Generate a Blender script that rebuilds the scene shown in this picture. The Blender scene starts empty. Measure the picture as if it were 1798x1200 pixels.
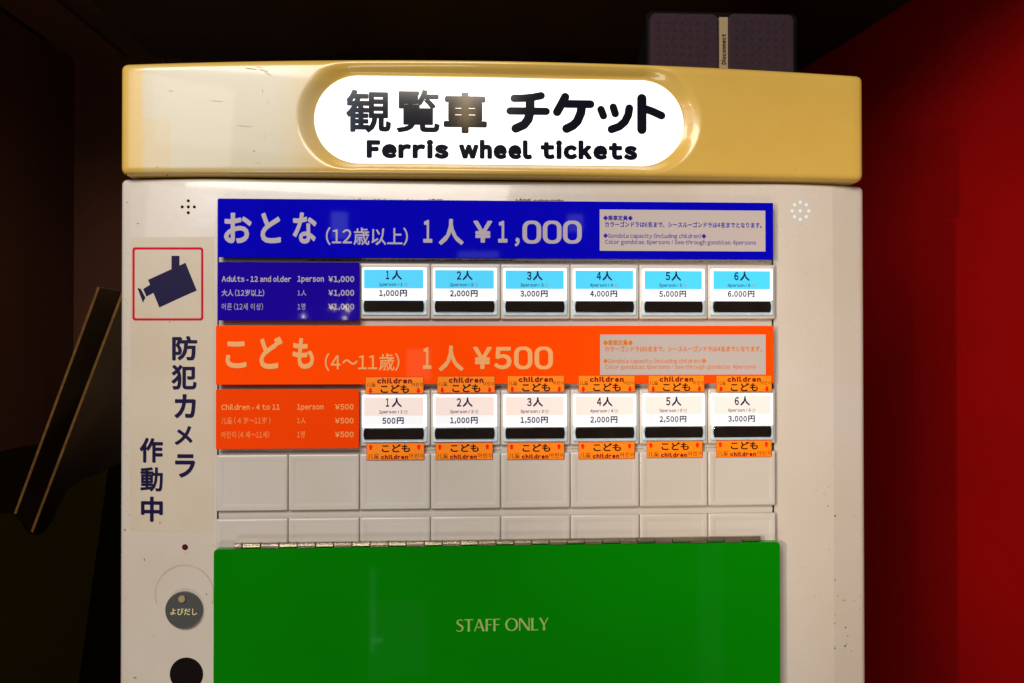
import bpy, bmesh, math, random
from mathutils import Vector, Matrix
from mathutils.geometry import delaunay_2d_cdt
random.seed(7)
S = bpy.context.scene
COL = S.collection
# ------------------------------------------------------------------ camera
FPX = 1300.0                       # focal length in pixels of the 1798 px wide photograph
YAW, PIT, ROL = -0.0452, 0.0072, 0.001
CAM = Vector((0.0, -0.5924, 1.5))
def _rot(y, p, r):
    cy, sy, cp, sp, cr, sr = math.cos(y), math.sin(y), math.cos(p), math.sin(p), math.cos(r), math.sin(r)
    Ry = Matrix(((cy, 0, sy), (0, 1, 0), (-sy, 0, cy)))
    Rx = Matrix(((1, 0, 0), (0, cp, -sp), (0, sp, cp)))
    Rz = Matrix(((cr, -sr, 0), (sr, cr, 0), (0, 0, 1)))
    return Rz @ Rx @ Ry
_R = _rot(YAW, PIT, ROL)
def _b(v): return Vector((v[0], v[2], v[1]))        # (right, up, forward) -> Blender axes
RIGHT, UP, FWD = _b(_R[0]), _b(_R[1]), _b(_R[2])
cam = bpy.data.cameras.new('camera')
cam.sensor_width = 36.0
cam.lens = FPX / 1798 * 36.0
cam.clip_start = 0.01; cam.clip_end = 50
co = bpy.data.objects.new('camera', cam); COL.objects.link(co)
M = Matrix.Identity(4)
for i in range(3):
    M[i][0] = RIGHT[i]; M[i][1] = UP[i]; M[i][2] = -FWD[i]; M[i][3] = CAM[i]
co.matrix_world = M
S.camera = co
def ray(px, py):
    return (RIGHT * ((px - 899) / FPX) + UP * ((600 - py) / FPX) + FWD)
def P(px, py, Y=0.0):
    d = ray(px, py)
    return CAM + d * ((Y - CAM.y) / d.y)
# ------------------------------------------------------------------ world, lamps, exposure
S.view_settings.view_transform = 'Standard'; S.view_settings.look = 'None'
S.view_settings.exposure = 0.0; S.view_settings.gamma = 1.0
W = bpy.data.worlds.new('World'); S.world = W; W.use_nodes = True
W.node_tree.nodes['Background'].inputs[0].default_value = (0.9, 0.6, 0.42, 1)
W.node_tree.nodes['Background'].inputs[1].default_value = 0.05
def area(name, loc, target, sx, sy, power, color):
    l = bpy.data.lights.new(name, 'AREA'); l.shape = 'RECTANGLE'; l.size = sx; l.size_y = sy
    l.energy = power; l.color = color
    o = bpy.data.objects.new(name, l); COL.objects.link(o); o.location = loc
    o.rotation_euler = (Vector(target) - Vector(loc)).to_track_quat('-Z', 'Y').to_euler()
    return o
def bulb(name, loc, r, power, color):
    l = bpy.data.lights.new(name, 'POINT'); l.shadow_soft_size = r; l.energy = power; l.color = color
    o = bpy.data.objects.new(name, l); COL.objects.link(o); o.location = loc
    return o
def mirrored(px, py, dist, Y=0.0):
    h = P(px, py, Y); d = ray(px, py).normalized(); d.y = -d.y
    return h + d * dist
def wall_hit(px, py):                 # where a view ray meets the red wall on the right
    d = ray(px, py); t = (0.592 + 0.1477 * -CAM.y - CAM.x) / (d.x + 0.1477 * d.y)
    t = (0.595 - 0.1477 * CAM.y - CAM.x) / (d.x + 0.1477 * d.y)
    return CAM + d * t
def lamp_for_shadow(px, py, corner, dist):
    w = wall_hit(px, py); d = (Vector(corner) - w).normalized()
    return Vector(corner) + d * dist
KEY = area('shop_light', (-1.0, -1.3, 1.95), (0, 0, 1.5), 0.5, 0.5, 2.2, (1.0, 0.97, 0.96))
FILL = area('high_fill', (-0.45, -1.35, 2.5), (-0.1, 0, 1.4), 1.2, 0.6, 30.5, (1.0, 0.91, 0.82))  # added main fill, set high so the boards do not mirror it
LOW = area('low_fill', (-0.5, -1.4, 0.12), (-0.1, 0, 1.2), 1.0, 0.3, 8.5, (1.0, 0.88, 0.74))  # added fill below the frame, stands in for light bounced off the floor
COOL = area('window_light', (-0.62, -1.3, 2.13), (-0.1, 0, 1.7), 0.62, 0.26, 1.0, (0.55, 0.75, 1.0))
LA = lamp_for_shadow(1652, 247, (0.287, 0.0, 1.712), 1.5)
LB = lamp_for_shadow(1568, 190, (0.287, 0.0, 1.712), 1.5)
print('lamps', LA, LB)
def spot(name, loc, target, cone, r, power, color):
    l = bpy.data.lights.new(name, 'SPOT'); l.spot_size = math.radians(cone); l.spot_blend = 1.0
    l.shadow_soft_size = r; l.energy = power; l.color = color
    o = bpy.data.objects.new(name, l); COL.objects.link(o); o.location = loc
    o.rotation_euler = (Vector(target) - Vector(loc)).to_track_quat('-Z', 'Y').to_euler()
    return o
spot('spot_lamp', LA, wall_hit(1850, 760), 28, 0.008, 50.0, (1.0, 0.80, 0.62))
spot('spot_lamp', LB, wall_hit(1830, 740), 28, 0.012, 13.0, (1.0, 0.80, 0.62))
area('warm_lamp', mirrored(818, 190, 1.9), P(818, 190), 0.03, 0.10, 0.13, (1.0, 0.66, 0.25))
for k, (bx, by) in enumerate([(533, 556), (585, 541), (606, 540), (611, 545), (605, 559)]):
    bulb('small_lamp', mirrored(bx, by, 2.2, -0.003), 0.0045, 0.04, (1.0, 0.75, 0.45))
for (bx, by, w_, h_, e_, c_) in ((596, 396, .045, .075, .012, (.6, .7, 1.0)), (735, 640, .07, .09, .02, (1.0, .7, .35)), (1010, 392, .045, .05, .007, (.6, .65, 1.0)), (840, 448, .12, .02, .006, (.6, .7, 1.0)), (655, 1070, .015, .22, .003, (.5, 1.0, .7)), (700, 1120, .16, .20, .008, (.5, .9, .6)), (1245, 1060, .07, .5, .008, (.5, .9, .7)), (663, 1123, .03, .008, .0006, (.6, 1, .8))):
    q_ = mirrored(bx, by, 1.6, -0.003)
    area('reflection_light', q_, P(bx, by, -0.003), w_, h_, e_, c_)  # added dim lights, only there to mirror as faint patches on boards and flap
# ------------------------------------------------------------------ materials
MATS = {}
def mat(name, col, rough=0.4, metal=0.0, coat=0.0, emit=0.0, ecol=None, var=0.0, vscale=20.0, col2=None,
        bump=0.0, bscale=300.0, spec=0.5, stretch=(1, 1, 1), rvar=0.0):
    if name in MATS: return MATS[name]
    m = bpy.data.materials.new(name); m.use_nodes = True
    nt = m.node_tree; b = nt.nodes['Principled BSDF']
    b.inputs['Base Color'].default_value = (*col, 1); b.inputs['Roughness'].default_value = rough
    b.inputs['Metallic'].default_value = metal; b.inputs['Coat Weight'].default_value = coat
    b.inputs['Coat Roughness'].default_value = 0.04
    b.inputs['Specular IOR Level'].default_value = spec
    if emit:
        b.inputs['Emission Color'].default_value = (*(ecol or col), 1); b.inputs['Emission Strength'].default_value = emit
    geo = nt.nodes.new('ShaderNodeNewGeometry'); mp = nt.nodes.new('ShaderNodeMapping')
    mp.inputs['Scale'].default_value = stretch
    nt.links.new(geo.outputs['Position'], mp.inputs['Vector'])
    if var or rvar:
        n = nt.nodes.new('ShaderNodeTexNoise'); n.inputs['Scale'].default_value = vscale
        n.inputs['Detail'].default_value = 6; n.inputs['Roughness'].default_value = 0.6
        nt.links.new(mp.outputs[0], n.inputs['Vector'])
    if var:
        r = nt.nodes.new('ShaderNodeValToRGB')
        r.color_ramp.elements[0].position = 0.35; r.color_ramp.elements[1].position = 0.72
        r.color_ramp.elements[0].color = (*col, 1)
        c2 = col2 or tuple(c * (1 - var) for c in col)
        r.color_ramp.elements[1].color = (*c2, 1)
        nt.links.new(n.outputs['Fac'], r.inputs[0]); nt.links.new(r.outputs[0], b.inputs['Base Color'])
        if emit and not ecol: nt.links.new(r.outputs[0], b.inputs['Emission Color'])
    if rvar:
        ma = nt.nodes.new('ShaderNodeMath'); ma.operation = 'MULTIPLY_ADD'
        ma.inputs[1].default_value = rvar; ma.inputs[2].default_value = rough - rvar * 0.5
        nt.links.new(n.outputs['Fac'], ma.inputs[0]); nt.links.new(ma.outputs[0], b.inputs['Roughness'])
    if bump:
        n2 = nt.nodes.new('ShaderNodeTexNoise'); n2.inputs['Scale'].default_value = bscale
        n2.inputs['Detail'].default_value = 3
        nt.links.new(mp.outputs[0], n2.inputs['Vector'])
        bp = nt.nodes.new('ShaderNodeBump'); bp.inputs['Strength'].default_value = bump
        bp.inputs['Distance'].default_value = 0.0004
        nt.links.new(n2.outputs['Fac'], bp.inputs['Height']); nt.links.new(bp.outputs[0], b.inputs['Normal'])
    MATS[name] = m
    return m
cream = mat('cream enamel', (0.56, 0.52, 0.475), 0.28, coat=0.4, var=1, vscale=5, col2=(0.51, 0.445, 0.36), bump=0.25, bscale=140, rvar=0.15)
tilem = mat('white plastic tile', (0.52, 0.495, 0.46), 0.33, coat=0.25, var=1, vscale=9, col2=(0.49, 0.45, 0.40), bump=0.12, bscale=90)
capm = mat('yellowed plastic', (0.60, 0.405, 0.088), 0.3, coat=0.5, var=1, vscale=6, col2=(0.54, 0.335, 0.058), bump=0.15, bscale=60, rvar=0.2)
panelw = mat('backlit white panel', (0.8, 0.8, 0.8), 0.15, coat=0.6, emit=0.95, ecol=(0.95, 0.97, 1.0))
inkdark = mat('black lettering', (0.004, 0.005, 0.012), 0.10, coat=0.0)
navy = mat('navy ink', (0.006, 0.003, 0.04), 0.5, spec=0.2)
blue = mat('blue acrylic', (0.0008, 0.0003, 0.50), 0.06, coat=1.0, spec=0.0, var=0.15, vscale=8)
blue2 = mat('violet blue acrylic', (0.010, 0.001, 0.33), 0.06, coat=1.0, spec=0.0, var=0.15, vscale=8)
orange = mat('orange acrylic', (1.0, 0.066, 0.0002), 0.06, coat=1.0, spec=0.0, var=0.06, vscale=8)
orange2 = mat('dark orange acrylic', (0.86, 0.055, 0.001), 0.06, coat=1.0, spec=0.0, var=0.06, vscale=8)
green = mat('green acrylic', (0.0002, 0.185, 0.0003), 0.08, coat=1.0, spec=0.0, var=0.12, vscale=5)
letgrey = mat('pale grey lettering', (0.40, 0.36, 0.43), 0.3, coat=0.6)
letpeach = mat('peach lettering', (0.80, 0.40, 0.14), 0.3, coat=0.6)
letpeach2 = mat('peach small lettering', (0.85, 0.33, 0.10), 0.3, coat=0.6)
infow = mat('info panel grey white', (0.46, 0.41, 0.40), 0.3, coat=0.6)
infoink = mat('blue ink', (0.02, 0.01, 0.35), 0.3)
infoorange = mat('orange ink', (0.62, 0.16, 0.001), 0.5, spec=0.1)
greenink = mat('pale green lettering', (0.30, 0.42, 0.12), 0.35)
steel = mat('hinge steel', (0.52, 0.46, 0.34), 0.25, metal=0.85, var=0.35, vscale=40, bump=0.3, bscale=500, stretch=(1, 1, 6))
brass = mat('screw brass', (0.42, 0.35, 0.20), 0.35, metal=0.4)
gap = mat('dark gap', (0.02, 0.018, 0.02), 0.7)
glowrim = mat('lit acrylic', (0.8, 0.85, 0.9), 0.12, coat=1.0, emit=1.0, ecol=(0.88, 0.94, 1.0))
clearrim = mat('clear acrylic foot', (0.42, 0.52, 0.55), 0.10, coat=1.0, emit=0.3, ecol=(0.7, 0.85, 0.9), var=0.5, vscale=90, stretch=(1, 1, 3))
cardblue = mat('cyan card', (0.05, 0.50, 0.75), 0.5, emit=0.34, ecol=(0.02, 0.50, 0.95))
cardpink = mat('pale pink card', (0.7, 0.6, 0.57), 0.5, emit=0.27, ecol=(0.95, 0.82, 0.80))
cardwhite = mat('white card', (0.7, 0.72, 0.75), 0.5, emit=0.34, ecol=(0.84, 0.90, 1.0))
cardink = mat('card ink', (0.006, 0.006, 0.07), 0.5, spec=0.1)
cardink2 = mat('faint card ink', (0.03, 0.07, 0.16), 0.5, spec=0.1)
bar = mat('smoked touch bar', (0.012, 0.008, 0.007), 0.1, coat=1.0, var=0.5, vscale=60)
stick = mat('orange sticker', (0.93, 0.23, 0.002), 0.4, coat=0.3)
stickred = mat('red sticker edge', (0.55, 0.03, 0.004), 0.4)
redink = mat('dark red ink', (0.20, 0.001, 0.003), 0.6, spec=0.1)
arrowred = mat('red arrow ink', (0.85, 0.004, 0.002), 0.6, spec=0.1)
blackink = mat('black ink', (0.006, 0.003, 0.003), 0.6, spec=0.1)
vinyl = mat('aged clear vinyl', (0.545, 0.485, 0.40), 0.42, var=1, vscale=7, col2=(0.48, 0.40, 0.29), bump=0.2, bscale=120)
frred = mat('red frame ink', (0.52, 0.003, 0.02), 0.5, spec=0.1)
framefill = mat('sticker pale field', (0.62, 0.53, 0.39), 0.42, var=1, vscale=9, col2=(0.55, 0.46, 0.32))
greydisc = mat('grey plastic disc', (0.055, 0.06, 0.062), 0.35, bump=0.2, bscale=400)
yellowink = mat('pale yellow ink', (0.70, 0.64, 0.30), 0.4)
grime = mat('brown grime', (0.16, 0.12, 0.07), 0.8, var=0.5, vscale=200)
residue = mat('glue residue', (0.38, 0.31, 0.20), 0.65, var=1, vscale=60, col2=(0.46, 0.38, 0.26))
scuff = mat('scuff mark', (0.42, 0.30, 0.14), 0.6)
chip = mat('chipped paint', (0.008, 0.006, 0.006), 0.9, spec=0.0)
ledred = mat('red indicator', (0.10, 0.005, 0.015), 0.15, coat=1)
holelit = mat('lit hole', (0.45, 0.55, 0.6), 0.3, emit=0.3, ecol=(0.75, 0.9, 1.0))
grille = mat('speaker grille cloth', (0.036, 0.020, 0.029), 0.85, spec=0.15, var=0.3, vscale=350, bump=0.6, bscale=900)
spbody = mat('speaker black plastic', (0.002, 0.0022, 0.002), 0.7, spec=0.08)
gold = mat('champagne strip', (0.42, 0.33, 0.19), 0.35, metal=0.4)
redwall = mat('red painted wall', (0.23, 0.0001, 0.0001), 0.7, spec=0.1, var=0.15, vscale=7, bump=0.3, bscale=90)
darkwood = mat('dark brown wall', (0.075, 0.025, 0.012), 0.8, spec=0.15, var=0.4, vscale=6, bump=0.2, bscale=60, stretch=(1, 1, 0.2))
darkwood2 = mat('darker brown ceiling', (0.045, 0.020, 0.010), 0.8, spec=0.15, var=0.4, vscale=6)
blackish = mat('near black panel', (0.025, 0.012, 0.006), 0.8, spec=0.15, var=0.3, vscale=10)
board = mat('board face', (0.09, 0.055, 0.03), 0.6, spec=0.05, var=0.3, vscale=12)
boardedge = mat('raw board edge', (0.12, 0.058, 0.014), 0.8, spec=0.1, var=0.5, vscale=150)
boardred = mat('red mark on board', (0.10, 0.002, 0.004), 0.6)
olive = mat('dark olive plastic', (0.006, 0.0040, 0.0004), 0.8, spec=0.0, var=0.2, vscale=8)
floorm = mat('dark floor', (0.02, 0.015, 0.012), 0.6, var=0.4, vscale=5)
def pale_cap(m):
    """paler tone over the left part of the front, weaker in its lower left corner"""
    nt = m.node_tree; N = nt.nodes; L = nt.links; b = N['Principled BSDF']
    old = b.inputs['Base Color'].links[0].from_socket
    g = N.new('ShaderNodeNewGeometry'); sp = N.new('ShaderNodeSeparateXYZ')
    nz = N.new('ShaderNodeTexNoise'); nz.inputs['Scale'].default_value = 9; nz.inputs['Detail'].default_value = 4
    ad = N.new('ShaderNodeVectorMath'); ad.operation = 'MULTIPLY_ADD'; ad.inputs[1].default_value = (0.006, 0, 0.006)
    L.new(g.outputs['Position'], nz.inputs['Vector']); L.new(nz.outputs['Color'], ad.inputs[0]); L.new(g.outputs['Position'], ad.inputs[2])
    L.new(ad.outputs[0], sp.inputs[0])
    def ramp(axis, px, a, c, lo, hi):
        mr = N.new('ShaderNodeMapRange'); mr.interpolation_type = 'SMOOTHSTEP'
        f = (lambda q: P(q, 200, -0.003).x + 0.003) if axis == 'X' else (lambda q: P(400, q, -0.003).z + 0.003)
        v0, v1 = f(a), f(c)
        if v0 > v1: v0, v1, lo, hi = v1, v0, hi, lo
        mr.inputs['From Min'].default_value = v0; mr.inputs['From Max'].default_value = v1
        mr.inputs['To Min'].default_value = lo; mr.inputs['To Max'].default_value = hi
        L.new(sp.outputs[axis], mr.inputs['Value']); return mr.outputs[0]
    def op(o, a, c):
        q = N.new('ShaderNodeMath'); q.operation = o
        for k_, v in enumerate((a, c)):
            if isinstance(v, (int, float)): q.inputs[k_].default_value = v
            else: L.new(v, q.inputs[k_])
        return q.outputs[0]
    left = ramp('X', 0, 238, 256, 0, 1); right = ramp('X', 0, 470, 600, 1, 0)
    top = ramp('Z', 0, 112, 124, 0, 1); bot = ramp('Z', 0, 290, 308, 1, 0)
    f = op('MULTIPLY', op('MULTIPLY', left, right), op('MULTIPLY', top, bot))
    pale_cut = op('MULTIPLY', op('MULTIPLY', ramp('X', 0, 296, 300, 1, 0), ramp('Z', 0, 205, 209, 0, 1)), 0.3)
    f = op('MULTIPLY', f, op('SUBTRACT', 1.0, pale_cut))
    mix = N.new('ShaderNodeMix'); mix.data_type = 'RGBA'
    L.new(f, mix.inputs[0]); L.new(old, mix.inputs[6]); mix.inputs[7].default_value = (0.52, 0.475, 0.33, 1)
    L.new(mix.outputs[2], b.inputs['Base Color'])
pale_cap(capm)
# ------------------------------------------------------------------ object helpers
PW = {}
def link(o, parent=None, wloc=(0, 0, 0)):
    COL.objects.link(o); w = Vector(wloc)
    if parent:
        o.parent = parent; o.location = w - PW[parent.name]
    else: o.location = w
    PW[o.name] = w
    return o
def thing(name, label, cat, loc, group=None):
    o = bpy.data.objects.new(name, None); o.empty_display_size = 0.05
    o['label'] = label; o['category'] = cat
    if group: o['group'] = group
    return link(o, None, loc)
def mk(name, V, F, m, parent=None, label=None, smooth=False, kind=None, mats=None, fm=None):
    V = [Vector(v) for v in V]
    lo = Vector([min(v[i] for v in V) for i in range(3)]); hi = Vector([max(v[i] for v in V) for i in range(3)])
    c = (lo + hi) / 2
    me = bpy.data.meshes.new(name); me.from_pydata([tuple(v - c) for v in V], [], [tuple(f) for f in F])
    for x in (mats or [m]): me.materials.append(x)
    if fm: me.polygons.foreach_set('material_index', fm)
    if smooth: me.polygons.foreach_set('use_smooth', [True] * len(me.polygons))
    me.update()
    o = bpy.data.objects.new(name, me)
    if label: o['label'] = label
    if kind: o['kind'] = kind
    return link(o, parent, c)
def inst(src, d, parent):
    o = bpy.data.objects.new(src.name.split('.')[0], src.data)
    return link(o, parent, PW[src.name] + Vector(d))
def boxg(x0, x1, y0, y1, z0, z1):
    V = [(x, y, z) for x in (x0, x1) for y in (y0, y1) for z in (z0, z1)]
    F = [(0, 1, 3, 2), (4, 6, 7, 5), (0, 4, 5, 1), (2, 3, 7, 6), (0, 2, 6, 4), (1, 5, 7, 3)]
    return V, F
def rings(x0, x1, z0, z1, prof, rc=0.0, n=4, front=True):
    """concentric rounded rectangles; prof = [(inset, y), ...] from the back edge to the front centre"""
    V = []; F = []; L = []
    for ins, y in prof:
        a0, a1, c0, c1 = x0 + ins, x1 - ins, z0 + ins, z1 - ins
        r = max(rc - ins, 0.0001) if rc else 0.0
        ring = []
        if rc:
            for (cx, cz, t0) in ((a1 - r, c1 - r, 0), (a0 + r, c1 - r, 90), (a0 + r, c0 + r, 180), (a1 - r, c0 + r, 270)):
                for k in range(n + 1):
                    t = math.radians(t0 + 90 * k / n); ring.append((cx + r * math.cos(t), y, cz + r * math.sin(t)))
        else: ring = [(a1, y, c1), (a0, y, c1), (a0, y, c0), (a1, y, c0)]
        L.append((len(V), len(ring))); V += ring
    for (a, k), (b, _) in zip(L, L[1:]):
        for i in range(k):
            j = (i + 1) % k; F.append((a + i, b + i, b + j, a + j))
    a, k = L[-1]; F.append(tuple(a + i for i in range(k))[::-1])
    a, k = L[0]; F.append(tuple(a + i for i in range(k)))
    return V, F
def shell(x0, x1, z0, z1, yf, r, yback, xs, zs):
    es = [0, .1 * r, .3 * r, .6 * r, r]
    X = sorted(set([x0 + e for e in es] + [x1 - e for e in es] + [x for x in xs if x0 + 1.2 * r < x < x1 - 1.2 * r]))
    Z = sorted(set([z0 + e for e in es] + [z1 - e for e in es] + [z for z in zs if z0 + 1.2 * r < z < z1 - 1.2 * r]))
    V = []
    for x in X:
        for z in Z:
            ax = max(0, r - (x - x0)) - max(0, r - (x1 - x)); az = max(0, r - (z - z0)) - max(0, r - (z1 - z))
            rr = math.hypot(ax, az); xx, zz = x, z
            if rr > r:
                s = r / rr; xx = x + ax * (1 - s); zz = z + az * (1 - s); rr = r
            V.append((xx, yf(xx, zz) + r - math.sqrt(max(0, r * r - rr * rr)), zz))
    nx, nz = len(X), len(Z); F = []
    for i in range(nx - 1):
        for j in range(nz - 1):
            a = i * nz + j; F.append((a, a + nz, a + nz + 1, a + 1))
    per = [i * nz for i in range(nx)] + [(nx - 1) * nz + j for j in range(1, nz)] + \
          [i * nz + nz - 1 for i in range(nx - 2, -1, -1)] + [j for j in range(nz - 2, 0, -1)]
    b = len(V); V += [(V[i][0], yback, V[i][2]) for i in per]; k = len(per)
    for i in range(k):
        j = (i + 1) % k; F.append((per[i], b + i, b + j, per[j]))
    F.append(tuple(range(b, b + k)))
    return V, F
def frange(a, b, n): return [a + (b - a) * i / n for i in range(n + 1)]
# ------------------------------------------------------------------ lettering
def fw(ch):
    o = ord(ch)
    if ch in '-/:': return ch
    return chr(o + 0xFEE0) if 33 <= o <= 126 else {'¥': '￥'}.get(ch, ch)
GC = {}
def glyph(ch, bold, brush=8, res=3):
    k = (ch, bold, brush)
    if k in GC: return GC[k]
    c = bpy.data.curves.new('t', 'FONT'); c.body = fw(ch); c.resolution_u = res
    o = bpy.data.objects.new('t', c); COL.objects.link(o); bpy.context.view_layer.update()
    m = o.to_mesh()
    V = [(v.co.x, v.co.y) for v in m.vertices]; F = [tuple(p.vertices) for p in m.polygons]
    idx = {}; mp = []; Wv = []
    for v in V:
        q = (round(v[0], 4), round(v[1], 4))
        if q not in idx: idx[q] = len(Wv); Wv.append(q)
        mp.append(idx[q])
    F = [tuple(mp[i] for i in f) for f in F]; F = [f for f in F if len(set(f)) == len(f)]
    o.to_mesh_clear(); bpy.data.objects.remove(o); bpy.data.curves.remove(c)
    if bold > 0:
        E = {}
        for f in F:
            for a, b in zip(f, f[1:] + f[:1]): e = (min(a, b), max(a, b)); E[e] = E.get(e, 0) + 1
        polys = [[Vector(Wv[i]) for i in f] for f in F]
        used = set()
        for (a, b), nn in E.items():
            if nn != 1: continue
            A, B = Vector(Wv[a]), Vector(Wv[b]); d = B - A
            if d.length < 1e-6: continue
            n = Vector((-d.y, d.x)).normalized() * bold
            polys.append([A + n, A - n, B - n, B + n]); used |= {a, b}
        for a in used:
            polys.append([Vector(Wv[a]) + Vector((math.cos(t * 2 * math.pi / brush + .39), math.sin(t * 2 * math.pi / brush + .39))) * bold * 1.03 for t in range(brush)])
        Wv, F = union(polys)
    GC[k] = (Wv, F); return GC[k]
import numpy as np
def union(polys):
    verts = []; faces = []
    for p in polys:
        b = len(verts); verts += p; faces.append(list(range(b, b + len(p))))
    r = delaunay_2d_cdt(verts, [], faces, 1, 1e-6)
    C = np.array([(v.x, v.y) for v in r[0]]); T = np.array([tuple(f) for f in r[2]])
    cen = C[T].mean(1); inside = np.zeros(len(T), bool)
    for p in polys:                                  # keep what really lies inside one of the convex pieces
        q = np.array([(v.x, v.y) for v in p])
        a = np.roll(q, -1, 0) - q
        lo = q.min(0); hi = q.max(0)
        idx = np.where(~inside & (cen[:, 0] >= lo[0]) & (cen[:, 0] <= hi[0]) & (cen[:, 1] >= lo[1]) & (cen[:, 1] <= hi[1]))[0]
        if not len(idx): continue
        d = cen[idx][:, None, :] - q[None]
        cr = a[None, :, 0] * d[:, :, 1] - a[None, :, 1] * d[:, :, 0]
        inside[idx[(cr >= 0).all(1) | (cr <= 0).all(1)]] = True
    T = T[inside]; used = np.unique(T); mp = -np.ones(len(C), int); mp[used] = np.arange(len(used))
    return [tuple(map(float, C[i])) for i in used], [tuple(int(k) for k in mp[t]) for t in T]
def string(s, bold=0.0, gap=.09, brush=8, res=3, space=.27):
    V = []; F = []; x = 0
    for ch in s:
        if ch == ' ': x += space; continue
        w, f = glyph(ch, bold, brush, res)
        mn = min(q[0] for q in w); mx = max(q[0] for q in w)
        if ord(ch) > 0x2000: dx = x; adv = 1.0
        else: dx = x - mn; adv = mx - mn + gap - (0 if bold == 0 else .01)
        b = len(V); V += [(q[0] + dx, q[1]) for q in w]; F += [tuple(i + b for i in g) for g in f]; x += adv
    return V, F
def surf0(x, z): return 0.0
def place(V, F, box, Y, m, parent, surf=None, name='lettering', th=0.0, eps=0.00015):
    """fit a flat drawing to the box (photo pixels) on the plane Y of the machine"""
    x0, x1, y0, y1 = box; xc, yc = (x0 + x1) / 2, (y0 + y1) / 2
    X0, X1 = P(x0, yc, Y).x, P(x1, yc, Y).x; Z1, Z0 = P(xc, y0, Y).z, P(xc, y1, Y).z
    a0 = min(v[0] for v in V); a1 = max(v[0] for v in V); b0 = min(v[1] for v in V); b1 = max(v[1] for v in V)
    W_ = []
    for u, v in V:
        x = X0 + (u - a0) / (a1 - a0) * (X1 - X0); z = Z0 + (v - b0) / (b1 - b0) * (Z1 - Z0)
        W_.append((x, (surf(x, z) if surf else Y) - eps, z))
    return mk(name, W_, F, m, parent)
def text(s, box, Y, m, parent, bold=0.0, surf=None, brush=8, res=3, gap=.09, space=.27):
    V, F = string(s, bold, gap, brush, res, space)
    return place(V, F, box, Y, m, parent, surf)
def poly2(polys, Y, m, parent, name, surf=None, eps=0.00015, conv=None):
    """flat shapes given as photo-pixel outlines lying on the machine's plane Y"""
    V = []; F = []
    for p in polys:
        b = len(V)
        for q in p:
            w = P(q[0], q[1], Y); V.append((w.x, (surf(w.x, w.z) if surf else Y) - eps, w.z))
        F.append(tuple(range(b, b + len(p))))
    return mk(name, V, F, m, parent)
def circ(cx, cy, r, n=28, ry=None): return [(cx + r * math.cos(t * 2 * math.pi / n), cy + (ry or r) * math.sin(t * 2 * math.pi / n)) for t in range(n)]
def capsules(strokes, n=10):
    ps = []
    for pts, r in strokes:
        for a, b in zip(pts, pts[1:]):
            A, B = Vector(a), Vector(b); nn = Vector((-(B - A).y, (B - A).x)).normalized() * r
            ps.append([A + nn, A - nn, B - nn, B + nn])
        for a in pts: ps.append([Vector(a) + Vector((math.cos(t * 2 * math.pi / n), math.sin(t * 2 * math.pi / n))) * r for t in range(n)])
    return union(ps)
# ================================================================== setting
YB = 0.56
H = 1.5 + 0.437
XL = -0.614
def struct(name, V, F, m, **k): return mk(name, V, F, m, kind='structure', **k)
struct('floor', *boxg(-1.2, 1.3, -2.2, YB + 0.1, -0.05, 0.0), floorm)
struct('wall_back', *boxg(-0.72, 0.75, YB, YB + 0.05, 0.0, H + 0.2), darkwood)
wb = bpy.data.objects['wall_back']
for i, (xa, xb) in enumerate(((-0.50, -0.476), (-0.452, -0.20), (-0.196, 0.02), (0.024, 0.262), (0.268, 0.47))):
    mk('panel', *boxg(xa, xb, YB - 0.006, YB - 0.0002, 0.02, H + 0.1), blackish if i % 2 else darkwood2, wb)
struct('wall_left', *boxg(XL - 0.05, XL, -0.05, YB, 0.0, H - 0.004), darkwood)
wl = bpy.data.objects['wall_left']
mk('skirting_board', *boxg(XL + 0.0002, XL + 0.012, -0.04, YB - 0.01, 0.95, 1.05), darkwood2, wl)
# ceiling in three boards, with a dark joint between wall and ceiling
struct('ceiling', *boxg(-0.75, 1.0, -0.05, YB + 0.05, H + 0.03, H + 0.06), blackish)
cl = bpy.data.objects['ceiling']
mk('ceiling_board', *boxg(XL + 0.003, -0.532, -0.05, YB - 0.01, H, H + 0.0298), darkwood, cl)
mk('ceiling_board', *boxg(-0.529, -0.492, -0.05, YB - 0.01, H + 0.004, H + 0.0298), darkwood2, cl)
mk('ceiling_board', *boxg(-0.489, 0.9, -0.05, YB - 0.01, H + 0.002, H + 0.0298), blackish, cl)
# the red wall on the right runs back and inwards
WX = lambda y: 0.595 - y * 0.1477
V = []
for (y) in (-0.10, YB + 0.04):
    for off in (0, 0.05):
        for z in (0.0, H + 0.0015): V.append((WX(y) + off, y, z))
struct('wall_right', V, [(0, 1, 5, 4), (2, 6, 7, 3), (0, 2, 3, 1), (4, 5, 7, 6), (1, 3, 7, 5), (0, 4, 6, 2)], redwall)
# ================================================================== ticket machine
TM = thing('ticket_machine', 'cream ticket machine with yellowed lit header, blue and orange price boards, green flap', 'ticket machine', (0.0, 0.25, 0.0))
X0T = -0.20626; Z0T = 1.5 + 0.11699; PX = 0.056; PZ = 0.05045; TH = 0.04436
def tx(i): return X0T + PX * i
def tz(j): return Z0T - PZ * j
FY = 0.004                                # front plane of the cabinet
xl, xr = P(214.5, 700, FY + 0.012).x, P(1515, 700, FY + 0.0145).x
xcr = P(1467, 700, FY).x
xc1 = P(1366, 700, FY).x
def cabsurf(x, z):
    if x < X0T:
        t = (X0T - x) / (X0T - xl); return FY + 0.0075 * t ** 1.6
    if x > xc1:
        if x < xcr: return FY + 0.0035 * ((x - xc1) / (xcr - xc1)) ** 1.5
        return FY + 0.0035 + 0.0065 * (x - xcr) / (xr - xcr)
    return FY
ztop = P(860, 316.5, FY).z
cabtop = ztop
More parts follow.
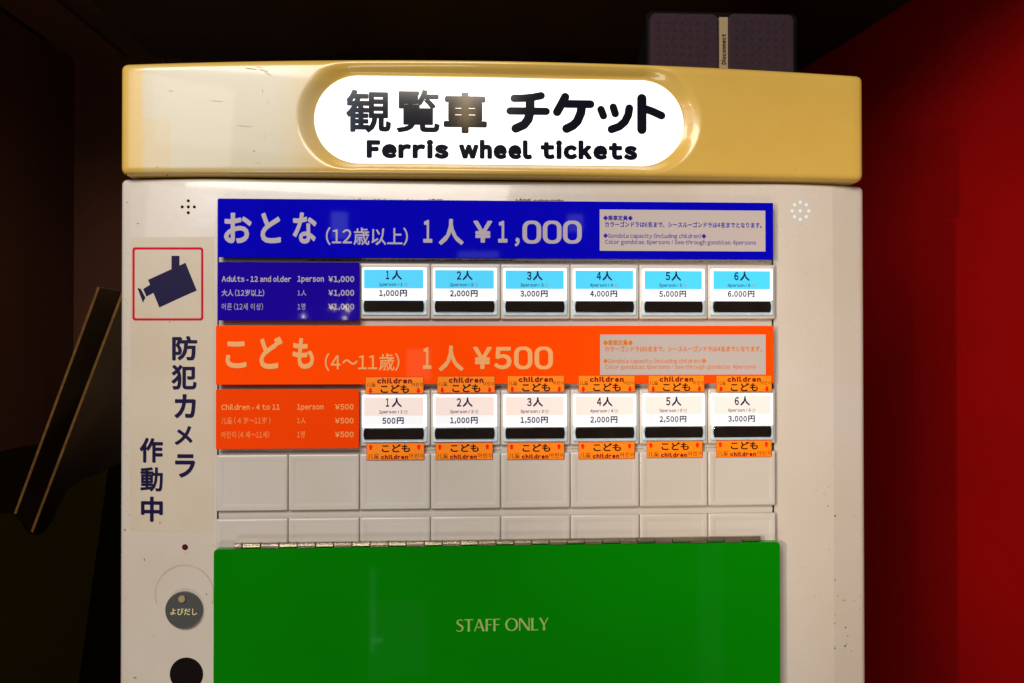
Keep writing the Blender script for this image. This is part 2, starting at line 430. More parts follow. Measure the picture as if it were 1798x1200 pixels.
V, F = shell(xl, xr, 0.05, cabtop, cabsurf, 0.0045, 0.50,
             frange(xl, X0T, 16) + frange(xc1, xcr, 8) + [xcr - 0.0006, xcr + 0.0006] + frange(xcr, xr, 5) + frange(X0T, xc1, 8), frange(0.05, cabtop, 12))
cab = mk('cabinet', V, F, cream, TM, smooth=True)
mk('plinth', *boxg(xl + 0.02, xr - 0.02, 0.03, 0.48, 0.0, 0.0498), gap, TM)
# header cap
CY = -0.007
cx0, cx1 = P(215.5, 200, CY + 0.013).x, P(1512, 200, CY + 0.013).x
zt = lambda x: (P(217, 116, CY).z * (cx1 - x) + P(1509, 134, CY).z * (x - cx0)) / (cx1 - cx0) + 0.0042 * (1 - ((2 * x - cx0 - cx1) / (cx1 - cx0)) ** 2)
capz0 = cabtop + 0.0012
capz1 = (P(217, 115.5, CY + 0.012).z + P(1509, 134, CY + 0.012).z) / 2
print('CAP z', capz0, P(217, 313, CY).z, P(860, 315, CY).z, P(1509, 322, CY).z, 'top', P(217, 116, CY).z, P(860, 105, CY).z, P(1509, 134, CY).z, 'cab', cabtop)
PYN = CY + 0.0082                         # sign panel plane
sl, sr = P(552, 212, PYN).x, P(1200, 218, PYN).x
st, sb = P(870, 137.5, PYN).z, P(870, 289.5, PYN).z
sR = (st - sb) / 2; scz = (st + sb) / 2; sa, sbx = sl + sR, sr - sR
def stad(x, z, grow=0.0):
    q = min(max(x, sa), sbx); dx, dz = x - q, z - scz; d = math.hypot(dx, dz) - sR
    n = abs(dx) / (math.hypot(dx, dz) + 1e-9)
    return d, n
def capsurf(x, z):
    t = (2 * x - cx0 - cx1) / (cx1 - cx0)
    base = CY + 0.008 * t * t
    d, n = stad(x, z); w = 0.0065 + 0.0075 * n
    u = min(max(d / w, 0), 1)
    k = 1 - (1 - (1 - u) ** 2) ** 0.5 if u < 1 else 0
    k = (math.cos(u * math.pi) + 1) / 2 * 0.55 + (1 - u) ** 2 * 0.45
    return base * (1 - k) + (PYN + 0.0004) * k
def arch(V):
    out = []
    for x, y, z in V:
        t = (2 * x - cx0 - cx1) / (cx1 - cx0); s = max(0, (z - capz0) / (capz1 - capz0))
        s = max(0, (s - 0.85) / 0.15)
        out.append((x, y, z + 0.0050 * (1 - t * t) * s))
    return out
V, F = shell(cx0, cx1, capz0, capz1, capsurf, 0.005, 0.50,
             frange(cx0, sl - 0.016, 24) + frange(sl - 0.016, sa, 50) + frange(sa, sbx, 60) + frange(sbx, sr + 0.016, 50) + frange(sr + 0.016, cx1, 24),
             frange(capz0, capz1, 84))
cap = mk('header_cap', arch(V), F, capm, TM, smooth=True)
ring = []
for k in range(33):
    t = math.radians(90 + 180 * k / 32); ring.append((sa + sR * math.cos(t), scz + sR * math.sin(t)))
for k in range(33):
    t = math.radians(-90 + 180 * k / 32); ring.append((sbx + sR * math.cos(t), scz + sR * math.sin(t)))
V = [(x, PYN, z) for x, z in ring] + [(x, PYN + 0.004, z) for x, z in ring]; n = len(ring)
sign = mk('sign_panel', V, [tuple(range(n))] + [(i, i + n, (i + 1) % n + n, (i + 1) % n) for i in range(n)], panelw, TM, label='backlit white oval sign reading Ferris wheel tickets')
for s, bx in (('観', (607.6, 686.6, 158, 233.5)), ('覧', (696.3, 772, 158, 233.5)), ('車', (778.8, 855, 162.8, 234.8))):
    text(s, bx, PYN, inkdark, sign, bold={'観': .0265, '覧': .026, '車': .044}[s], brush=10)
zz = lambda L: [(x, -y) for x, y in L]
kat = {
 'chi': ([(zz([(137, 446), (175, 445), (215, 441), (256, 432)]), 17), (zz([(119, 503), (278, 503)]), 17), (zz([(207, 443), (207, 505), (199, 540), (180, 565), (144, 582)]), 20)], (888.9, 965.6, 161.5, 234)),
 'ke': ([(zz([(366, 440), (352, 468), (330, 508)]), 19), (zz([(370, 471), (479, 471)]), 18), (zz([(440, 473), (436, 510), (420, 548), (400, 568), (372, 582)]), 20)], (970.7, 1043.9, 163.5, 234.3)),
 'tsu': ([(zz([(528, 497), (539, 525)]), 17), (zz([(583, 486), (592, 515)]), 17), (zz([(655, 490), (650, 520), (635, 550), (610, 572), (575, 585)]), 18)], (1048.5, 1112, 182, 234.7)),
 'to': ([(zz([(712, 447), (712, 587)]), 21), (zz([(716, 490), (760, 505), (799, 523)]), 18)], (1118.6, 1168.4, 165.4, 236.3))}
for st_, bx in kat.values():
    V, F = capsules(st_, 16); place(V, F, bx, PYN, inkdark, sign)
for s, bx in (('Ferris', (643.5, 788, 245, 279)), ('wheel', (806, 934.3, 246, 280)), ('tickets', (949, 1119.2, 247, 281))):
    text(s, bx, PYN, inkdark, sign, bold=.082, brush=12, gap=.07)
# backing plate behind the tiles, with its dark end gaps
mk('backing_plate', *boxg(tx(0) + 0.0012, tx(8) - 0.002, 0.0034, 0.012, tz(6.6), tz(-0.02)), tilem, TM)
mk('gap_strip', *boxg(tx(0) - 0.0004, tx(0) + 0.001, 0.0037, 0.0065, tz(6.6), tz(0.0)), gap, TM)
mk('gap_strip', *boxg(tx(8) - 0.0018, tx(8) - 0.0004, 0.0037, 0.0065, tz(6.6), tz(0.0)), gap, TM)
# blank tiles
tprof = [(0, 0.0033), (0, 0.0012), (0.0003, 0.0005), (0.0009, 0.0001), (0.0016, 0.0), (0.0042, 0.0), (0.0050, 0.00025), (0.0058, 0.00035)]
g_ = 0.0002
t0 = None
for j in (4, 5):
    for i in range(8):
        dy = random.uniform(-1, 1) * 0.00012
        V, F = rings(tx(i) + g_, tx(i + 1) - g_, tz(j) - TH, tz(j), tprof, 0.0012, 2)
        if t0 is None: t0 = mk('blank_tile', V, F, tilem, TM, smooth=False); t0.data.polygons.foreach_set('use_smooth', [len(p.vertices) == 4 for p in t0.data.polygons])
        else: inst(t0, (PX * i, dy, -PZ * (j - 4)), TM)
# price boards
def boardbox(name, x0, x1, y0, y1, Y, m, th=0.003, label=None, rc=0.0006):
    xc, yc = (x0 + x1) / 2, (y0 + y1) / 2
    X0, X1 = P(x0, yc, Y).x, P(x1, yc, Y).x; Z1, Z0 = P(xc, y0, Y).z, P(xc, y1, Y).z
    V, F = rings(X0, X1, Z0, Z1, [(0, Y + th), (0, Y + 0.0003), (0.0003, Y), (0.0008, Y)], rc, 2)
    return mk(name, V, F, m, TM, label=label)
BY = -0.0035
b1 = boardbox('price_board', 382.3, 1358, 352.7, 454, BY, blue, label='long blue board with the adult price')
b2 = boardbox('price_board', 378.8, 1358.5, 572.3, 674.6, BY, orange, label='long orange board with the child price')
b3 = boardbox('price_board', 382, 631, 460.9, 563.2, BY, blue2, label='small blue board with three languages')
b4 = boardbox('price_board', 378.8, 630.3, 684, 788.5, BY, orange2, label='small orange board with three languages')
BB = .032
def squared0(box, Y, m, parent, st=8.0, r=13):
    x0, x1, y0, y1 = box; out = []; inn = []
    def rr(a0, a1, b0, b1, r, n=6):
        L = []
        for cx, cy, t in ((a1 - r, b1 - r, 0), (a0 + r, b1 - r, 90), (a0 + r, b0 + r, 180), (a1 - r, b0 + r, 270)):
            for k in range(n + 1): q = math.radians(t + 90 * k / n); L.append((cx + r * math.cos(q), cy + r * math.sin(q)))
        return L
    o = rr(x0, x1, -y1, -y0, r); i = rr(x0 + st, x1 - st, -y1 + st * .72, -y0 - st * .72, r * .55); n = len(o)
    V = o + i; F = [(k, (k + 1) % n, (k + 1) % n + n, k + n) for k in range(n)]
    place(V, F, box, Y, m, parent)
for s, bx in (('お', (393.5, 441.8, 374, 427.6)), ('と', (457.6, 493.3, 374, 427.6)), ('な', (514.4, 555.7, 373.3, 428.3))):
    text(s, bx, BY, letgrey, b1, bold=BB)
text('(12歳以上)', (572.2, 716.2, 399.6, 431), BY, letgrey, b1, bold=.012)
text('1', (743.2, 759, 386.6, 426.5), BY, letgrey, b1, bold=.028)
text('人', (770.5, 814, 384.8, 430.4), BY, letgrey, b1, bold=BB)
text('¥', (831.5, 864, 388, 426.5), BY, letgrey, b1, bold=.034)
text('1', (874.6, 891, 388, 426.5), BY, letgrey, b1, bold=.034)
text(',', (904, 912.4, 417.8, 433), BY, letgrey, b1, bold=.03)
for x in (917.3, 953, 988.4): squared0((x, x + 33, 387.8, 428.2), BY, letgrey, b1)
for s, bx in (('こ', (396.3, 433, 599.6, 646.9)), ('ど', (455.8, 496, 591.5, 648.3)), ('も', (513.7, 551.5, 594, 648.3))):
    text(s, bx, BY, letpeach, b2, bold=BB)
text('(4～11歳)', (570.4, 701.5, 620.3, 651.8), BY, letpeach, b2, bold=.012)
text('1', (742.5, 757.5, 610, 648.3), BY, letpeach, b2, bold=.028)
text('人', (770.5, 814, 607.3, 652), BY, letpeach, b2, bold=BB)
text('¥', (830.8, 863.3, 609.4, 648.3), BY, letpeach, b2, bold=.034)
text('5', (867.5, 898.4, 609.4, 648.8), BY, letpeach, b2, bold=.03)
for x in (902.6, 938.6): squared0((x, x + 32.2, 608.9, 648.8), BY, letpeach, b2)
def info(par, dy, x0, x1, y0, y1, mi, dots):
    X0, X1 = P(x0, (y0 + y1) / 2, BY).x, P(x1, (y0 + y1) / 2, BY).x; Z1, Z0 = P(1200, y0, BY).z, P(1200, y1, BY).z
    mk('info_panel', [(X0, BY - .0001, Z0), (X1, BY - .0001, Z0), (X1, BY - .0001, Z1), (X0, BY - .0001, Z1)], [(0, 1, 2, 3)], infow, par)
    k = dict(brush=6, res=2)
    Y = BY - 0.0001
    text('◆乗車定員◆', (1058.9, 1111, *dots[0]), Y, mi, par, bold=.022, **k)
    text('カラーゴンドラは6名まで、シースルーゴンドラは4名までとなります。', (1062.3, 1337.5, *dots[1]), Y, mi, par, bold=.022, **k)
    text('◆Gondola capacity (including children)◆', (1058.9, 1240, *dots[2]), Y, mi, par, bold=.006, **k)
    text('Color gondolas: 6persons / See-through gondolas: 4persons', (1062.3, 1327.3, *dots[3]), Y, mi, par, bold=.006, **k)
info(b1, 0, 1053, 1343.8, 369.3, 441.3, infoink, ((378.6, 387.8), (390, 400), (410, 420.5), (421.6, 431.6)))
info(b2, 0, 1053.7, 1344.3, 587.8, 658.3, infoorange, ((597.2, 607.2), (608, 618), (629.6, 639.8), (640.4, 650)))
k = dict(brush=6, res=2)
for q in range(3):
    d = 24.2 * q
    text('¥1,000', (576.7, 622, 485 + d, 497 + d), BY, letgrey, b3, bold=.03, **k)
    text('¥500', (588.3, 621.2, 709.6 + d, 720 + d), BY, letpeach2, b4, bold=.03, **k)
text('Adults - 12 and older', (389.3, 511.2, 484.8, 495.4), BY, letgrey, b3, bold=.03, **k)
text('1person', (522.4, 568.7, 484.8, 498), BY, letgrey, b3, bold=.03, **k)
text('大人 (12岁以上)', (389.3, 464, 508.4, 520.8), BY, letgrey, b3, bold=.016, **k)
text('1人', (522.4, 537.8, 509.6, 519.7), BY, letgrey, b3, **k)
text('어른 (12세 이상)', (389.3, 461.8, 532.4, 545), BY, letgrey, b3, **k)
text('1명', (522.4, 536, 533, 544.6), BY, letgrey, b3, **k)
text('Children – 4 to 11'.replace('–', '-'), (388.6, 491.6, 709.6, 720.2), BY, letpeach2, b4, bold=.03, **k)
text('1person', (521.7, 568.3, 709.6, 722.5), BY, letpeach2, b4, bold=.03, **k)
text('儿童 ( 4 岁～11岁 )', (388.6, 475, 732.7, 745), BY, letpeach2, b4, **k)
text('1人', (521.7, 537.1, 733.5, 744), BY, letpeach2, b4, **k)
text('어린이 (4 세～11세)', (388.6, 473, 757, 770), BY, letpeach2, b4, **k)
text('1명', (521.7, 535, 757.3, 769), BY, letpeach2, b4, **k)
# ticket buttons
def loc_text(s, u0, u1, w0, w1, ox, oz, Y, m, par, bold=0, **kk):
    V, F = string(s, bold, brush=6, res=2, **kk)
    a0 = min(v[0] for v in V); a1 = max(v[0] for v in V); c0 = min(v[1] for v in V); c1 = max(v[1] for v in V)
    W_ = [(ox + u0 + (v[0] - a0) / (a1 - a0) * (u1 - u0), Y, oz - w1 + (v[1] - c0) / (c1 - c0) * (w1 - w0)) for v in V]
    return mk('lettering', W_, F, m, par)
mm = 0.001
proto = {}
def part_at(key, name, V, F, m, par, d, smooth=False):
    if key not in proto:
        o = mk(name, [(v[0] + d[0], v[1] + d[1], v[2] + d[2]) for v in V], F, m, par)
        if smooth: o.data.polygons.foreach_set('use_smooth', [len(p.vertices) == 4 for p in o.data.polygons])
        proto[key] = (o, Vector(d)); return o
    src, d0 = proto[key]; return inst(src, Vector(d) - d0, par)
def tile_ring(): return rings(g_, PX - g_, -TH, 0, tprof[:5] + [(0.0020, 0.0)], 0.0012, 2)
def bar_shape():
    V = []; x0, x1, z0, z1 = 3.7 * mm, 50.9 * mm, -38.9 * mm, -29.9 * mm; L = []
    n = 8
    for k in range(n + 1):
        t = -1 + 2 * k / n; L.append((x1 + (1 - t * t) * 0.8 * mm - 0.6 * mm, (z0 + z1) / 2 + t * (z1 - z0) / 2))
    for k in range(n + 1):
        t = 1 - 2 * k / n; L.append((x0 - (1 - t * t) * 0.8 * mm + 0.6 * mm, (z0 + z1) / 2 + t * (z1 - z0) / 2))
    m_ = len(L); c = ((x0 + x1) / 2, (z0 + z1) / 2)
    V = [(x, -0.0021, z) for x, z in L] + [(x, -0.0029, z) for x, z in L] + [(c[0] + (x - c[0]) * .985, -0.0033, c[1] + (z - c[1]) * .92) for x, z in L]
    F = [(i + a * m_, (i + 1) % m_ + a * m_, (i + 1) % m_ + (a + 1) * m_, i + (a + 1) * m_) for a in (0, 1) for i in range(m_)]
    F.append(tuple(range(2 * m_, 3 * m_)))
    return V, F
ppl = ['1', '2', '3', '4', '5', '6']
prices = {1: ['1,000', '2,000', '3,000', '4,000', '5,000', '6,000'], 3: ['500', '1,000', '1,500', '2,000', '2,500', '3,000']}
for j in (1, 3):
    for c in range(6):
        i = c + 2; d = (tx(i), random.uniform(-1, 1) * 0.0001, tz(j) + random.uniform(-1, 1) * 0.0001)
        bz = part_at('bezel', 'ticket_button', *tile_ring(), tilem, TM, d, True)
        bz['label'] = ('adult' if j == 1 else 'child') + ' ticket button for ' + ppl[c] + (' person' if c == 0 else ' people')
        part_at('glow', 'lit_cover', *rings(2.1 * mm, 53.2 * mm, -29.8 * mm, -3.4 * mm, [(0, -0.0001), (0.0002, -0.0016), (0.0007, -0.0021), (0.0014, -0.0022)], 0.0012, 3), glowrim, bz, d, True)
        part_at('foot', 'clear_base', *rings(1.9 * mm, 53.4 * mm, -41.4 * mm, -29.9 * mm, [(0, -0.0001), (0.0003, -0.0014), (0.0009, -0.0019), (0.0020, -0.0013), (0.0024, -0.0013)], 0.0012, 3), clearrim, bz, d, True)
        V, F = bar_shape(); part_at('bar', 'touch_bar', V, F, bar, bz, d, True)
        ox, oz, Y = d[0], d[2], -0.00235 + d[1]
        q = lambda x0, x1, z0, z1, y: ([(x0 * mm, y, -z1 * mm), (x1 * mm, y, -z1 * mm), (x1 * mm, y, -z0 * mm), (x0 * mm, y, -z0 * mm)], [(0, 1, 2, 3)])
        part_at('card%d' % j, 'price_card', *q(3.8, 50.6, 5.4, 20.1, -0.00228), cardblue if j == 1 else cardpink, bz, d)
        part_at('cardw', 'price_card', *q(3.8, 50.6, 20.1, 27.0, -0.00228), cardwhite, bz, d)
        loc_text(ppl[c], 21.0 * mm, 23.6 * mm if c == 0 else 24.6 * mm, 6.3 * mm, 13.0 * mm, ox, oz, Y, cardink, bz, bold=.03)
        loc_text('人', 25.6 * mm, 33.6 * mm, 5.8 * mm, 13.4 * mm, ox, oz, Y, cardink, bz, bold=.03)
        loc_text(ppl[c] + 'person / ' + ppl[c], 15.6 * mm, 34.2 * mm, 15.7 * mm, 19.0 * mm, ox, oz, Y, cardink2, bz, bold=.025)
        loc_text('명', 35.0 * mm, 38.0 * mm, 15.7 * mm, 18.8 * mm, ox, oz, Y, MATS.get('very faint ink') or mat('very faint ink', (0.2, 0.3, 0.4), 0.5, emit=0.15), bz)
        pr = prices[j][c]
        w = 15.4 if ',' in pr else 10.3
        s0 = 26.6 - (w + 6.4) / 2
        loc_text(pr, s0 * mm, (s0 + w) * mm, 21.5 * mm, 27.0 * mm if ',' in pr else 26.6 * mm, ox, oz, Y, cardink, bz, bold=.035, gap=.12)
        loc_text('円', (s0 + w + 1.0) * mm, (s0 + w + 6.5) * mm, 21.3 * mm, 26.8 * mm, ox, oz, Y, cardink, bz, bold=.035)
# stickers above and below the child buttons
tops = [(641.5, 662), (767.5, 660.8), (890.5, 659.6), (1015.3, 659.4), (1138, 659.2), (1257.2, 659.4)]
bots = [(643.3, 778.3), (764.5, 777.8), (890.8, 777.6), (1015.5, 776.6), (1135.3, 774.8), (1257.2, 773.6)]
def sticker(px, py, up, c):
    Y = BY - 0.0003 if up else -0.00035
    pp = P(px, py, Y); s = 1 / (2196 if up else 2196); sc = 1 - 0.0085 * c
    Wd = 0.0458; Hh = 0.0134 if up else 0.0137
    rot = random.uniform(-.006, .006)
    ox, oz = pp.x, pp.z
    st_ = mk('sticker', [(ox, Y, oz - Hh), (ox + Wd, Y, oz - Hh), (ox + Wd, Y, oz), (ox, Y, oz)], [(0, 1, 2, 3)], stickred, TM,
             label='orange sticker %s the child button for %s' % ('above' if up else 'below', ppl[c]))
    e = 0.0004
    mk('sticker_face', [(ox + e, Y - .00006, oz - Hh + e), (ox + Wd - e, Y - .00006, oz - Hh + e), (ox + Wd - e, Y - .00006, oz - e), (ox + e, Y - .00006, oz - e)], [(0, 1, 2, 3)], stick, st_)
    YT = Y - 0.00012; u = Wd / 674.0; v = Hh / (197.0 if up else 204.0)
    L = lambda s_, a, b, c_, d_, m, bold, **kk: loc_text(s_, a * u, b * u, c_ * v, d_ * v, ox, oz, YT, m, st_, bold, **kk)
    def arrow(a, b, c_, d_, flip):
        xm = (a + b) / 2; w = (b - a) / 2
        pts = [(a, .45), (xm, 0), (b, .45), (xm + w * .5, .45), (xm + w * .5, 1), (xm - w * .5, 1), (xm - w * .5, .45)]
        V = [(ox + x * u, YT, oz - (c_ + ((1 - t) if flip else t) * (d_ - c_)) * v) for x, t in pts]
        mk('arrow', V, [(0, 1, 2, 3, 6), (3, 4, 5, 6)], arrowred, st_)
    if up:
        L('children', 135, 539, 15, 80, redink, .075, gap=.14)
        L('こども', 175, 505, 92, 190, blackink, .03)
        L('儿童', 15, 119, 67, 115, blackink, 0); L('어린이', 537, 662, 68, 115, blackink, 0)
        arrow(30, 88, 134, 194, True); arrow(583, 641, 134, 194, True)
    else:
        L('こども', 178, 508, 17, 112, blackink, .03)
        L('children', 170, 485, 140, 194, redink, .075, gap=.14)
        L('儿童', 17, 148, 127, 187, blackink, 0); L('어린이', 495, 670, 127, 184, blackink, 0)
        arrow(22, 80, 19, 80, False); arrow(580, 638, 19, 80, False)
for c in range(6): sticker(*tops[c], True, c)
for c in range(6): sticker(*bots[c], False, c)
# green flap and its hinge
GY = -0.0065
gx0, gx1 = P(374.5, 1080, GY).x, P(1370.5, 1080, GY).x; gz1 = (P(380, 966, GY).z + P(1364, 951.5, GY).z) / 2
print('green z', P(380, 966, GY).z, P(1364, 951.5, GY).z)
V, F = rings(gx0, gx1, gz1 - 0.30, gz1, [(0, 0.0), (0, GY + 0.0006), (0.0004, GY + 0.0001), (0.0008, GY), (0.002, GY)], 0.003, 4)
flap = mk('green_flap', V, F, green, TM, label='green hinged flap reading STAFF ONLY')
def serif(ch):
    """letters with thick stems and thin bars, cap height 1"""
    t, n_ = .135, .055
    R = lambda x0, y0, x1, y1: [Vector((x0, y0)), Vector((x1, y0)), Vector((x1, y1)), Vector((x0, y1))]
    def diag(x0, y0, x1, y1, w): return [Vector((x0 - w / 2, y0)), Vector((x0 + w / 2, y0)), Vector((x1 + w / 2, y1)), Vector((x1 - w / 2, y1))]
    def stem(x, w=t, y0=0, y1=1): return [[Vector((x - w * .62, y1)), Vector((x - w / 2, (y0 + y1) / 2)), Vector((x - w * .62, y0)), Vector((x + w * .62, y0)), Vector((x + w / 2, (y0 + y1) / 2)), Vector((x + w * .62, y1))][i] for i in range(6)]
    def chain(pts, ws):
        L = []
        for (a, b), (wa, wb) in zip(zip(pts, pts[1:]), zip(ws, ws[1:])):
            A, B = Vector(a), Vector(b); nn = Vector((-(B - A).y, (B - A).x)).normalized()
            L.append([A + nn * wa / 2, A - nn * wa / 2, B - nn * wb / 2, B + nn * wb / 2])
        for a, w in zip(pts, ws): L.append([Vector(a) + Vector((math.cos(k * .628), math.sin(k * .628))) * w / 2 for k in range(10)])
        return L
    if ch == 'T': return [stem(.33), R(0, .93, .66, 1)], .66
    if ch == 'F': return [stem(.09), R(.09, .93, .50, 1), R(.09, .49, .45, .555)], .50
    if ch == 'L': return [stem(.09), R(.09, 0, .50, .07)], .50
    if ch == 'A': return [diag(.03, 0, .35, 1, .075), diag(.69, 0, .38, 1, .15), R(.15, .30, .58, .36)], .76
    if ch == 'N': return [stem(.05, .07), stem(.70, .07), diag(.70, 0, .07, 1, .17)], .76
    if ch == 'Y': return [stem(.33, t, 0, .50), diag(.34, .42, .05, 1, .14), diag(.33, .42, .60, 1, .075)], .66
    if ch == 'O':
        pts = [(.44 + .37 * math.cos(k * math.pi / 16), .5 + .48 * math.sin(k * math.pi / 16)) for k in range(33)]
        return chain(pts, [n_ + .09 * abs(math.cos(k * math.pi / 16)) for k in range(33)]), .88
    if ch == 'S':
        c = [(.47, .90), (.36, .965), (.24, .97), (.12, .90), (.08, .77), (.13, .65), (.26, .56), (.38, .47), (.47, .36), (.47, .20), (.38, .07), (.24, .025), (.12, .05), (.03, .12)]
        return chain(c, [.06, .06, .065, .09, .12, .135, .14, .14, .135, .12, .085, .065, .06, .06]), .52
def serif_text(word, box, Y, m, par):
    V = []; F = []; x = 0
    for ch in word:
        ps, w = serif(ch); v, f = union([list(p) for p in ps if p]); b = len(V)
        V += [(q[0] + x, q[1]) for q in v]; F += [tuple(i + b for i in g) for g in f]; x += w + .07
    return place(V, F, box, Y, m, par)
serif_text('STAFF', (801, 878, 1087.3, 1109), GY, greenink, flap)
serif_text('ONLY', (887, 963, 1085.3, 1107.5), GY, greenink, flap)
hx0, hx1 = P(410, 960, -0.006).x, P(1336, 950, -0.006).x
hz = gz1 + 0.0025
hinge = mk('hinge', *boxg(hx0, hx1, -0.0022, -0.0002, hz - 0.006, hz + 0.0012), steel, TM)
kx = [hx0, hx0 + 0.0068]
while kx[-1] + 0.0141 < hx1 - 0.004: kx.append(kx[-1] + 0.0141)
kx.append(hx1)
for n_, (a, b) in enumerate(zip(kx, kx[1:])):
    V = []; F = []; r = 0.00225; cy_ = -0.0046; N = 12
    for x in (a + 0.0003, a + 0.0006, b - 0.0006, b - 0.0003):
        rr_ = r if a + 0.0005 < x < b - 0.0005 else r * .85
        for t in range(N): q = 2 * math.pi * t / N; V.append((x, cy_ + rr_ * math.cos(q), hz + rr_ * math.sin(q) + (0.0001 if n_ % 2 else 0)))
    for s_ in range(3):
        for t in range(N): u = (t + 1) % N; F.append((s_ * N + t, s_ * N + u, (s_ + 1) * N + u, (s_ + 1) * N + t))
    F += [tuple(range(N)), tuple(range(3 * N, 4 * N))]
    b_ = len(V)
    if n_ % 2 == 0: bv, bf = boxg(a + 0.0004, b - 0.0004, cy_ - r * .96, cy_ - r * .3, hz - 0.0021, hz - 0.0002)
    else: bv, bf = boxg(a + 0.0004, b - 0.0004, -0.0035, -0.0023, hz - 0.0016, hz + 0.0014)
    V += bv; F += [tuple(i + b_ for i in f) for f in bf]
    mk('knuckle', V, F, steel, hinge)
# camera sticker on the left
def grid_patch(x0, x1, y0, y1, m, name, eps, n=14, par=TM, label=None):
    A = P(x0, (y0 + y1) / 2, FY).x; B = P(x1, (y0 + y1) / 2, FY).x; xm = (x0 + x1) / 2
    Z1, Z0 = P(xm, y0, FY).z, P(xm, y1, FY).z; V = []; F = []
    for i_ in range(n + 1):
        x = A + (B - A) * i_ / n
        V += [(x, cabsurf(x, 0) - eps, Z0), (x, cabsurf(x, 0) - eps, Z1)]
    for i_ in range(n): F.append((2 * i_, 2 * i_ + 2, 2 * i_ + 3, 2 * i_ + 1))
    return mk(name, V, F, m, par, label=label)
vs = grid_patch(222, 375, 416, 935, vinyl, 'camera_sticker', 0.0001, label='tall pale sticker warning of a security camera')
def sub_clip(polys, n=1): return polys
def ringpx(x0, x1, y0, y1, st, r):
    def rr(a0, a1, b0, b1, r, n=4):
        L = []
        for cx, cy, t in ((a1 - r, b1 - r, 0), (a0 + r, b1 - r, 90), (a0 + r, b0 + r, 180), (a1 - r, b0 + r, 270)):
            for k_ in range(n + 1): q = math.radians(t + 90 * k_ / n); L.append((cx + r * math.cos(q), cy + r * math.sin(q)))
        return L
    return rr(x0, x1, y0, y1, r), rr(x0 + st, x1 - st, y0 + st, y1 - st, max(r - st * .6, .5))
def drape(pts2, faces, m, name, par, eps):
    """pixel outline draped on the cabinet face, cut finely enough to follow it"""
    V = []
    for q in pts2:
        w = P(q[0], q[1], FY + 0.003)
        for _ in range(3): w = P(q[0], q[1], cabsurf(w.x, w.z))
        V.append((w.x, cabsurf(w.x, w.z) - eps, w.z))
    return mk(name, V, faces, m, par)
o_, i_ = ringpx(232.7, 357.1, 434.7, 563.1, 3.8, 5); n = len(o_)
V = []; F = []
steps = 8
def densify(L, s=8):
    out = []
    for a, b in zip(L, L[1:] + L[:1]):
        for t in range(s): out.append((a[0] + (b[0] - a[0]) * t / s, a[1] + (b[1] - a[1]) * t / s))
    return out
oo, ii = densify(o_), densify(i_); n = len(oo)
drape(oo + ii, [(q, (q + 1) % n, (q + 1) % n + n, q + n) for q in range(n)], frred, 'frame', vs, 0.0003)
z7 = lambda L: [Vector((200 + x / 1.875, 320 + y / 1.875)) for x, y in L]
cv, cf = union([z7([(113, 322), (236, 266), (273, 357), (150, 413)]), z7([(190, 243), (216, 243), (216, 285), (190, 297)]),
                z7([(97, 352), (120, 338), (132, 364), (107, 377)]), z7([(78, 349), (89, 352), (104, 380), (96, 397)])])
drape(cv, cf, navy, 'camera_icon', vs, 0.0003)
for s, (a, b, c_, d_) in (('防', (192, 277, 507, 587)), ('犯', (190, 275, 602, 683)), ('カ', (200, 272, 698, 777)), ('メ', (201, 261, 803, 865)), ('ラ', (202, 270, 895, 972)),
                          ('作', (80, 160, 843, 925)), ('動', (82, 160, 940, 1020)), ('中', (84, 160, 1037, 1120))):
    V, F = string(s, .024 if s in '動' else .032)
    place(V, F, (200 + a / 1.875, 200 + b / 1.875, 320 + c_ / 1.875, 320 + d_ / 1.875), FY + 0.002, navy, vs, surf=cabsurf, eps=0.00035)
# speaker holes left and right, lamp, call button, lock hole
def disc(name, cx, cy, r, m, par, eps, th=0.0, n=28, ry=None):
    L = circ(cx, cy, r, n, ry); V = []
    for q in L:
        w = P(q[0], q[1], FY + 0.003); w = P(q[0], q[1], cabsurf(w.x, w.z)); V.append((w.x, cabsurf(w.x, w.z) - eps, w.z))
    F = [tuple(range(n))]
    if th:
        V += [(v[0], v[1] + th, v[2]) for v in V]; F += [(q, q + n, (q + 1) % n + n, (q + 1) % n) for q in range(n)]
    return mk(name, V, F, m, par)
for a, b in ((330.7, 353), (320, 363.7), (330.7, 363.7), (341.3, 363.7), (330.7, 374)):
    disc('speaker_hole', a, b, 2.7, chip, TM, 0.0001, n=14)
for a, b in ((195, 167), (227, 180), (240, 212), (227, 243), (195, 257), (165, 243), (152, 212), (165, 180), (195, 212)):
    disc('lit_hole', 1340 + a / 3, 300 + b / 3, 3.0, holelit, TM, 0.0001, n=14)
r1 = disc('indicator_lamp', 325, 961, 5.2, chip, TM, 0.0002, n=20)
disc('lens', 325.6, 960.6, 3.8, ledred, r1, 0.0004, n=16)
cb = disc('call_button', 324.5, 1070, 32.0, greydisc, TM, 0.0026, th=0.0024, n=40, ry=31.8)
disc('screw', 322.4, 1049.4, 6.0, brass, cb, 0.0040, th=0.0013, n=18)
V, F = string('よびだし', .012); place(V, F, (300.8, 348.8, 1066.3, 1078.3), FY + 0.001, yellowink, cb, surf=lambda x, z: cabsurf(x, z) - 0.0026, eps=0.0002)
disc('lock_hole', 327.5, 1184, 29.3, chip, TM, 0.0002, n=40)
# old glue ring
L1 = circ(324, 1044, 52.2, 60); L2 = circ(324, 1044, 50.3, 60)
for q in range(60):
    f = random.uniform(-.3, .3); L2[q] = (L2[q][0] + f, L2[q][1] + f)
drape(L1[27:60] + L1[:4] + L2[27:60] + L2[:4], [(q, q + 1, q + 38, q + 37) for q in range(36)], residue, 'glue_ring', TM, 0.00012)
